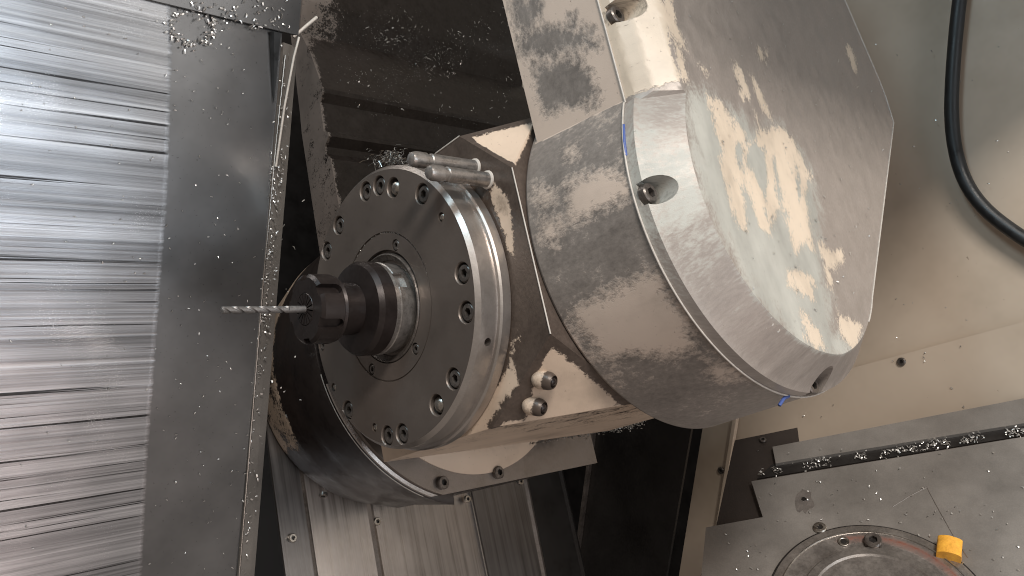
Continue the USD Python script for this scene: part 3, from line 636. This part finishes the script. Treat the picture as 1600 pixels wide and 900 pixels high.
# ---------------- flange disc with its screws
R1, R2, T = .1019, .1063, .0274
disc = orient(lathe([(0, .0003), (R2 - .001, .0003), (R2, .0015), (R2, .0085), (R2 - .0012, .0098), (R1 + .0012, .0102), (R1 + .0012, .0245), (R1 - .0018, T), (.0549, T), (.0546, T - .0012), (.0540, T - .0012), (.0537, T - .0004), (.0415, T - .0004), (.0415, T - .004), (0, T - .004)], 200), ex, (XB, C0[1], C0[2]))
def dpt(u, v, o=0.0): return px(u, v, 0, XF + o)
big = [(571, 299), (592, 290), (659, 303), (529, 352), (510, 392), (722, 427), (728, 488), (708, 592), (628, 678), (605, 681), (543, 641)]
ball = [(614, 293), (682, 633)]
for (u, v) in big + ball: disc = disc - orient(lathe([(0, 0), (.0072, 0), (.0072, .0092), (.0079, .0101), (.0079, .02), (0, .02)], 28), ex, dpt(u, v) - ex * .010)
smalls = [(689, 339), (521, 605), (585, 668)]
for (u, v) in smalls: disc = disc - orient(cyl(.0033, .02, 20), ex, dpt(u, v) - ex * .006)
inner = [(617, 383), (648, 545), (580, 577), (503, 540)]
for (u, v) in inner: disc = disc - orient(cyl(.0044, .02, 20), ex, dpt(u, v) - ex * .006)
rp = px(753, 531, 0, XB + .017); rd = np.array([0, rp[1] - C0[1], rp[2] - C0[2]]); rd /= np.linalg.norm(rd)
disc = disc - orient(cyl(.0028, .02, 16), rd, np.array([XB + .017, C0[1], C0[2]]) + rd * (R1 - .006))
dm = tomesh(disc)
fcn = dm.triangles_center; rad = np.hypot(fcn[:, 1] - C0[1], fcn[:, 2] - C0[2])
is_rim = (rad > R1 - .0022) & (np.abs(fcn[:, 0] - XF) > 1e-5)
df = add(head, 'flange_disc', trimesh.Trimesh(dm.vertices, dm.faces[~is_rim], process=False), M_disc, 25)
add(df, 'polished_rim', trimesh.Trimesh(dm.vertices, dm.faces[is_rim], process=False), M_rim, 25, label='bright turned rim of the disc')
for (u, v) in big: put_screw(df, dpt(u, v) - ex * .0098, ex, .0062, .0085, M_screw, 'disc_screw')
for (u, v) in ball:
    add(df, 'domed_plug', orient(lathe([(0, 0), (.0066, 0), (.0066, .004), (.0052, .0075), (.003, .0092), (0, .0098)], 28), ex, dpt(u, v) - ex * .0098), M_screwlight, True, label='bright domed plug in the dark disc')
for (u, v) in smalls:
    add(df, 'dowel', orient(lathe([(0, 0), (.0030, 0), (.0030, .004), (.0018, .0052), (0, .0054)], 20), ex, dpt(u, v) - ex * .0058), M_screwlight, True)
for (u, v) in inner: put_screw(df, dpt(u, v) - ex * .0058, ex, .0036, .0050, M_screw, 'nose_screw')
add(df, 'nose_ring', orient(lathe([(.0350, 0), (.0405, 0), (.0403, .0020), (.0396, .0036), (.0388, .0040), (.0380, .0030), (.0350, .001)], 120), ex, (XF - .0035, C0[1], C0[2] - .0010)), M_screw, 30)

# pins standing out of the block beside the disc
def along(u0, v0, u1, axis=0):
    """length along the spindle from a spot on the block front to the picture column u1"""
    p = px(u0, v0, 0, XB); lo, hi = 0, .2
    for _ in range(50):
        mid = (lo + hi) / 2; k = (p + ex * mid) @ MK.T; uu = 800 + F * k[0] / k[1]
        if uu > u1: lo = mid
        else: hi = mid
    return p, lo
for (u, v, ut) in ((742, 262, 640), (762, 281, 668)):
    p, ln = along(u, v, ut); r = .0052
    pin = lathe([(0, -.002), (r, -.002), (r, ln * .70), (r * .86, ln * .715), (r * .86, ln * .76), (r, ln * .775), (r * 1.03, ln * .78), (r * 1.03, ln - .004), (r * .8, ln - .001), (r * .4, ln), (0, ln)], 32)
    pn_ = add(head, 'coolant_pin', orient(pin, ex, p), M_pin, 35)
    add(pn_, 'collar', orient(lathe([(r * 1.02, 0), (r * 1.25, 0), (r * 1.2, .001), (r * 1.02, .0016)], 28), ex, p + ex * .0002), M_gasket, 30)
# two nozzle balls on the lower corner face
for (u, v) in ((852, 590), (837, 631)):
    p = pn(u, v, nbt, cbt); nn_ = nbt * np.sign(nbt @ -p); 
    ax = k2m([.80, -.55, -.12]); ax /= np.linalg.norm(ax)
    base = p + nn_ * .0028
    a_, b_ = m3.Manifold.sphere(.0066, 32).translate((0, 0, -.0036)), m3.Manifold.sphere(.0060, 32).translate((0, 0, .0022))
    shell = m3.Manifold.batch_hull([a_, b_]) - m3.Manifold.cylinder(.02, .0042, .0048, 28).translate((0, 0, .0040))
    noz = add(head, 'coolant_nozzle', orient(shell.refine_to_length(.002), ax, base), M_block, 40, wear=lambda q, base=base, ax=ax: np.c_[np.clip(.60 - np.clip((q - base) @ ax + .001, 0, 1) * 75, 0, 1), np.zeros(len(q)), np.full(len(q), .46)])
    add(noz, 'bore', orient(m3.Manifold.sphere(.0036, 24).translate((0, 0, .0038)), ax, base), M_blackox, True)

# ---------------- collet chuck and drill (held by the spindle)
def ax_at(t): return np.array([XF + t, C0[1], C0[2] - .0014])
ck = thing('collet_chuck', 'black collet chuck with slotted clamping nut, held in the centre of the flange disc', 'collet chuck', ax_at(-.003))
bodyp = [(0, -.0038), (.0325, -.0038), (.0335, .009), (.0329, .0096), (.0329, .0128), (.0336, .0134), (.0336, .0232), (.0312, .0266), (.0225, .0285), (.0185, .029), (.0185, .045), (0, .045)]
cb = orient(lathe(bodyp, 96), ex, ax_at(0))
for a in (20, 200):
    t = math.radians(a); dirv = np.array([0, math.cos(t), math.sin(t)])
    cb = cb - orient(m3.Manifold.cube((.008, .012, .03)).translate((-.004, -.006, 0)), dirv, ax_at(.006) + dirv * .0300)
cbm = tomesh(cb); fx = cbm.triangles_center[:, 0] - XF
band = (fx < .0138)
p_ = add(ck, 'chuck_body', trimesh.Trimesh(cbm.vertices, cbm.faces[~band], process=False), M_blackox, 25)
add(p_, 'ground_band', trimesh.Trimesh(cbm.vertices, cbm.faces[band], process=False), M_pin, 25, label='ground steel band of the chuck at the spindle nose')
NR, N0, N1 = .0240, .0440, .0655
nut = orient(lathe([(.012, 0), (NR - .003, 0), (NR - .001, .0016), (NR - .0018, .0035), (NR, .005), (NR, N1 - N0 - .002), (NR - .0022, N1 - N0), (.0112, N1 - N0), (.0110, N1 - N0 - .0004), (.0110, .002)], 96), ex, ax_at(N0))
for k in range(6):
    t = math.radians(60 * k + 18); dirv = np.array([0, math.cos(t), math.sin(t)])
    slot = m3.Manifold.hull_points(np.vstack([np.c_[.0032 * np.cos(np.linspace(0, 2 * np.pi, 20)), .0032 * np.sin(np.linspace(0, 2 * np.pi, 20)) + s, np.full(20, z)] for s in (0, .03) for z in (0, .01)]))
    # slot runs along the spindle: build it directly
    tang = np.cross(ex, dirv); P = []
    for s in (0.0, .03):
        for z in (NR - .0042, NR + .004):
            for q in np.linspace(0, 2 * math.pi, 20): P.append(ax_at(N0 + .0088 + s) + dirv * z + tang * .0039 * math.cos(q) + ex * .0039 * math.sin(q))
    nut = nut - hull(P)
add(ck, 'clamping_nut', nut, M_blackox, 25)
col_b = orient(lathe([(0, 0), (.0111, 0), (.0111, N1 - N0 - .0003), (.0106, N1 - N0 + .0003), (0, N1 - N0 + .0003)], 64), ex, ax_at(N0))
for k in range(16):
    t = 2 * math.pi * k / 16; dirv = np.array([0, math.cos(t), math.sin(t)]); tang = np.cross(ex, dirv)
    P = [ax_at(N1 + x) + dirv * r + tang * w for x in (-.006, .004) for r in (.0032, .0107) for w in (-.00042, .00042)]
    col_b = col_b - hull(P)
add(ck, 'collet', col_b, M_blackox, 25)
# drill: twisted two-flute section
RD = .0024; P0 = N1 - .004; P1 = .1245
cs_pts = []
for q in np.linspace(0, 2 * math.pi, 48, endpoint=False):
    f_ = abs(math.sin(q)); r = RD * (1.0 if f_ > .62 else .52 + .48 * (f_ / .62) ** 2); cs_pts.append((r * math.cos(q), r * math.sin(q)))
fl_len = P1 - P0 - .016
flute = m3.Manifold.extrude(m3.CrossSection([np.array(cs_pts)], m3.FillRule.NonZero), fl_len, 120, 360 * 2.6, (1, 1))
flute = flute ^ lathe([(0, -.001), (RD * 1.1, -.001), (RD * 1.1, fl_len - .0014), (0, fl_len)], 32)
dr = thing('drill_bit', 'thin steel twist drill bit pointing left out of the collet chuck', 'drill bit', ax_at(P0))
add(dr, 'shank', orient(cyl(RD, .0164, 28), ex, ax_at(P0)), M_drill, 35)
add(dr, 'flutes', orient(flute, ex, ax_at(P0 + .016)), M_drill, 30)

# ================================================================== HOSE on the wall
def hose_pt(u, v, o=.014): return px(u, v, 0, WX + o)
from scipy.interpolate import splprep, splev
hc = np.array([hose_pt(*q) for q in ((1512, -80), (1497, 20), (1489, 110), (1487, 180), (1494, 240), (1512, 290), (1541, 328), (1575, 356), (1625, 388), (1700, 425))])
tck, _ = splprep(hc.T, s=0); hs = np.array(splev(np.linspace(0, 1, 90), tck)).T
hz = add(None, 'black_hose', tube(hs, .0071, 16), M_rubber, True, label='black rubber hose curving down the beige wall at the upper right', cat='hose')

# ================================================================== TABLE (lower right)
th, ph = math.radians(50), math.radians(30); nT = np.array([math.cos(th) * math.cos(ph), math.sin(ph), math.sin(th) * math.cos(ph)])   # straight up
eT = ee - nT * (nT @ ee); eT /= np.linalg.norm(eT); vT = np.cross(nT, eT)
cT = -.672
def tp(u, v, o=0.0): return pn(u, v, nT, cT + o)
def tplate(name, parent, pxs, o0, o1, m, **k):
    a = [tp(u, v, o1) for u, v in pxs]; return add(parent, name, hull(np.vstack([a, np.array(a) - nT * (o1 - o0)])), m, False, **k)
table = thing('machine_table', 'grey steel table plate with stepped left edge, lower right', 'machine table', tp(1350, 900))
def tuv(p): return np.c_[p @ ee, p @ vT]
def plate2d(pxs, o0, o1):
    a = np.array([tp(u, v, o1) for u, v in pxs]); q = np.c_[a @ eT, a @ vT]
    m = m3.Manifold.extrude(m3.CrossSection([q], m3.FillRule.NonZero if Polygon(q).exterior.is_ccw else m3.FillRule.Negative), o1 - o0)
    base = cT + o0
    # local (x, y, z) -> e, vT, nT
    R = np.stack([eT, vT, nT], 1)
    if np.linalg.det(R) < 0:
        g = m.to_mesh(); P = np.array(g.vert_properties[:, :3]) @ R.T + nT * base
        return m3.Manifold(m3.Mesh(vert_properties=P.astype(np.float32), tri_verts=np.array(g.tri_verts)[:, ::-1].astype(np.uint32)))
    return m.transform(np.hstack([R, (nT * base)[:, None]]))
M_tdark = metal('table_dark', (.060, .048, .042), rough=.38, metallic=.4, scale=14, var=.3)
add(table, 'dark_base_plate', plate2d([(1148, 688), (1246, 668), (1252, 715), (1700, 620), (1700, 1010), (1060, 1010), (1118, 826)], -.010, -.001), M_tdark, False)
add(table, 'table_plate', plate2d([(1174, 752), (1640, 676), (1720, 676), (1720, 1010), (1085, 1010), (1103, 824), (1192, 808)], -.0005, .006), M_table, False)
bar = thing('slide_bar', 'flat grey steel bar along the wall with chips in the slot below it, right edge', 'slide bar', tp(1400, 690))
add(bar, 'bar', plate2d([(1207, 698), (1700, 603), (1700, 645), (1212, 724)], .0005, .0045), M_table, False)
add(bar, 'slot', plate2d([(1207, 725), (1700, 646), (1700, 664), (1183, 748)], -.0006, .0006), M_pit, False)
put_screw(bar, tp(1192, 688, .0), nT, .0034, .002, M_screw, 'screw')
# ring set into the table
rc = tp(1374, 962, .006); RO = float(np.mean([np.linalg.norm(tp(u, v, .006) - rc) for u, v in ((1336, 824), (1366, 824.6), (1407, 833), (1465, 857))]))
ring = thing('rotary_ring', 'round steel ring with rusty band and socket screw, cut off by the lower right edge', 'rotary ring', rc)
rm = orient(lathe([(.30 * RO, 0), (RO, 0), (RO, .003), (RO - .004, .0042), (RO * .915, .0042), (RO * .905, .0050), (RO * .72, .0050), (RO * .70, .0075), (RO * .62, .0082), (RO * .60, .0070), (.30 * RO, .0070)], 160), nT, rc - nT * .0005)
rm = rm.refine_to_length(.008)
def ring_wear(p):
    r = np.linalg.norm((p - rc) - np.outer((p - rc) @ nT, nT), axis=1) / RO; x = (p - rc) @ k2m([1., 0, 0]) / RO
    c = np.zeros((len(p), 3)); c[:, 0] = .05 + .58 * np.clip(1 - np.abs(r - .83) / .085, 0, 1) ** .4 * np.clip((x + .35) / .3, 0, 1); return c
add(ring, 'ring', rm, M_ring, 28, wear=ring_wear)
gr_ = orient(lathe([(RO + .0002, 0), (RO + .0022, 0), (RO + .0022, .0008), (RO + .0002, .0008)], 120), nT, rc)
add(ring, 'bright_ridge', orient(lathe([(RO * .900, 0), (RO * .918, 0), (RO * .914, .0016), (RO * .904, .0016)], 140), nT, rc + nT * .0040), M_bright, 30)
add(ring, 'joint_gap', gr_, M_pit, False)
put_screw(ring, tp(1364, 848, .0112), nT, .0075, .005, M_screw, 'ring_screw')
add(ring, 'hole', orient(lathe([(.0028, 0), (.0048, 0), (.0048, .0009), (.0028, .0004)], 24), nT, tp(1318, 846, .0112)), M_screwlight, True)
add(ring, 'hole_bottom', orient(cyl(.0029, .0003, 20), nT, tp(1318, 846, .0112)), M_pit, False)
pl_screw = put_screw(table, tp(1281, 826, .0062), nT, .0058, .003, M_screwlight, 'plate_screw')
add(table, 'pin_hole', orient(cyl(.0024, .0006, 6), nT, tp(1256, 780, .0061)), M_pit, False)
for q in (((1395, 792), (1420, 776), (1448, 761)), ((1448, 761), (1462, 788), (1490, 838), (1512, 872))):
    add(table, 'scribed_line', tube([tp(u, v, .0060) for u, v in q], .0004, 5), M_rail, True)
st_ = [(1256 + r * math.cos(a), 784 + r * 1.1 * math.sin(a)) for a, r in zip(np.linspace(0, 2 * math.pi, 22, endpoint=False), 12 + 6 * rng.random(22))]
add(table, 'dried_residue', plate2d(st_, .0060, .0062), M_rail, False)
# yellow block with an arched top
yb = tp(1482, 866, .0065); ye = ee * 1.0; s2 = .0095
prof_y = [(-s2, 0), (s2, 0), (s2, .010)] + [(s2 * math.cos(t), .010 + .004 * math.sin(t)) for t in np.linspace(0, math.pi, 10)[1:-1]] + [(-s2, .010)]
ym = m3.Manifold.extrude(m3.CrossSection([np.array(prof_y)], m3.FillRule.NonZero), .017)
zc = nT; xa = k2m([.8, -.5, 0]); xa = xa - nT * (xa @ nT); xa /= np.linalg.norm(xa); ya = np.cross(zc, xa)
R = np.stack([xa, zc, np.cross(xa, zc)], 1)
ym = ym.transform(np.hstack([R, (yb - np.cross(xa, zc) * .0085)[:, None]])).refine_to_length(.003)
ymm = tomesh(ym); ymm.vertices += (np.stack([meshkit.noise(ymm.vertices * 160, s) for s in (1, 2, 3)], 1) - .5) * .0009
add(None, 'yellow_block', ymm, M_yellow, 40, label='small yellow orange plastic block lying on the steel ring', cat='block')

# ================================================================== CHIPS
def chip_mesh(p, nrm, ln, wd, r):
    """one curled metal chip: a bent strip of four facets"""
    nrm = nrm / np.linalg.norm(nrm); t = r.normal(size=3); t -= nrm * (t @ nrm) * .75; t /= np.linalg.norm(t); b = np.cross(nrm, t); b /= np.linalg.norm(b)
    k = r.uniform(.2, 1.0); P = []
    for i, s in enumerate((-.5, -.17, .17, .5)):
        c = p + t * s * ln + nrm * (k * ln * (.25 - s * s) + wd * .12) + b * s * s * ln * r.uniform(-.6, .6)
        P += [c - b * wd * .5, c + b * wd * .5 + nrm * wd * .25]
    f = []
    for i in range(3): a = 2 * i; f += [[a, a + 1, a + 3], [a, a + 3, a + 2]]
    return np.array(P), np.array(f)
def chips(name, label, spots, parent=None):
    V, Fc, o = [], [], 0; r = np.random.default_rng(len(spots) + 5)
    for (p, nrm, ln, wd) in spots:
        v, f = chip_mesh(np.asarray(p, float), np.asarray(nrm, float), ln, wd, r); V.append(v); Fc.append(f + o); o += len(v)
    return add(None, name, trimesh.Trimesh(np.vstack(V), np.vstack(Fc), process=False), M_chip, False, label=label, cat='metal chips', kind='stuff')
def on_sheet(u, v, o=.0006): return pp(u, v, o)
S = []
for _ in range(120):
    u, v = rng.uniform(255, 405), rng.uniform(10, 890); S.append((on_sheet(u, v, .0012), nM, rng.uniform(.0009, .0023), rng.uniform(.0004, .0007)))
for _ in range(60):
    u, v = rng.uniform(0, 255), rng.uniform(10, 890); S.append((on_sheet(u, v, .0012), nM, rng.uniform(.0008, .002), .0006))
for _ in range(130):                                                  # ring of chips near the top seam
    t = rng.uniform(0, 2 * math.pi); k = rng.normal(1, .12); u, v = 302 + 34 * math.cos(t) * k, 40 + 30 * math.sin(t) * k + (u - 300) * .1
    S.append((on_sheet(u, v, .0014), nM, rng.uniform(.0016, .0040), rng.uniform(.0007, .0012)))
for _ in range(80):
    u, v = rng.uniform(300, 452), rng.uniform(0, 46); S.append((on_sheet(u, v, .0045), nM, rng.uniform(.0014, .0036), rng.uniform(.0006, .0011)))
for _ in range(330):                                                  # along the folded edge
    v = rng.uniform(60, 900) if rng.random() < .3 else rng.triangular(80, 300, 640); f_ = (v - 50) / 850; u = 443 - 71 * f_ + rng.normal(3, 5) + 6
    S.append((on_sheet(u, v, .0005), nM, rng.uniform(.0012, .0034), rng.uniform(.0005, .0011)))
chips('metal_chips', 'bright metal chips scattered over the sheet cover and thick along its right edge', S)
S = []
for _ in range(420):
    u = rng.triangular(820, 985, 1012); k = (u - 820) / 190; v = 689 - (u - 820) * .185 + rng.normal(0, 1.2 + 3.2 * k)
    S.append((px(u, v + 5.5, 1, EL - .001 - .004 * rng.random()), k2m([0, -.4, .9]), rng.uniform(.0016, .004), rng.uniform(.0006, .0013)))
chips('metal_chips', 'heap of bright metal chips along the lower edge of the head block', S)
S = []
for _ in range(260):
    u, v = rng.normal(612, 14), rng.normal(250, 7); S.append((px(u, v, 0, XB + .004), np.array([.3, .2, .9]), rng.uniform(.003, .007), rng.uniform(.0005, .0010)))
chips('metal_chips', 'tangle of fine metal chips on top of the flange disc', S)
S = []
for _ in range(420):
    s = rng.uniform(0, 1)
    if float(meshkit.fbm(np.array([s * 14, 2.0, 1.0]), 3)) < .5: continue
    u = 1185 + 430 * s; v = 738 - 70 * s + rng.normal(0, 4) + 2
    S.append((tp(u, v, .002), nT, rng.uniform(.0014, .0040), rng.uniform(.0006, .0012)))
for _ in range(110):
    u, v = rng.uniform(1130, 1600), rng.uniform(700, 895); 
    if u > 1180 or v > 826: S.append((tp(u, v, .0075), nT, rng.uniform(.001, .003), rng.uniform(.0006, .001)))
chips('metal_chips', 'metal chips packed along the slot and sprinkled over the grey table plate', S)
S = []
for _ in range(170):
    u, v = rng.uniform(1010, 1390), rng.uniform(0, 560)
    q = px(u, v, 1, EB + FO); h, vv = AX[0] - q[0], q[2] - AX[2]
    if vv > -.1 and h > -.085 and h - vv < .13 and h < .235: S.append((q + ee * .0006, ee, rng.uniform(.0008, .0028), rng.uniform(.0005, .0009)))
chips('metal_chips', 'tiny metal chips sprinkled on the flat face of the round cover', S)
S = []
for _ in range(620):
    u, v = rng.triangular(520, 720, 840), rng.triangular(-10, 40, 230)
    if float(meshkit.fbm(np.array([u / 38, v / 30, 4.0]), 3)) < .5: continue
    S.append((px(u, v, 1, CE + rng.uniform(-.02, .004)), ee, rng.uniform(.0016, .006), rng.uniform(.0006, .0014)))
for _ in range(16):
    u, v = rng.uniform(420, 480), rng.uniform(280, 660); S.append((px(u, v, 1, ER - .03), ee, rng.uniform(.0015, .004), rng.uniform(.0006, .0012)))
for _ in range(1300):
    u, v = rng.triangular(510, 640, 840), rng.triangular(-5, 90, 240)
    if float(meshkit.fbm(np.array([u / 70, v / 45, 9.0]), 3)) < .46: continue
    S.append((px(u, v, 1, CE + rng.uniform(-.004, .004)), ee, rng.uniform(.0005, .0012), .0004))
chips('metal_chips', 'glinting chips stuck on the dark oily column behind the head', S)
S = []
for _ in range(70):
    u, v = rng.uniform(1110, 1600), rng.uniform(60, 680); S.append((wall_pt(u, v, lowx + .001), ex, rng.uniform(.0012, .003), .0008))
chips('metal_chips', 'few small chips stuck on the beige wall', S)
S = []
for _ in range(60):
    t = rng.normal(1.2, .9); p = np.array([XF - .0012, C0[1] + .0544 * math.cos(t), C0[2] + .0544 * math.sin(t)]); S.append((p, ex, rng.uniform(.0008, .002), .0007))
chips('metal_chips', 'tiny chips lodged in the circular groove of the flange disc', S)
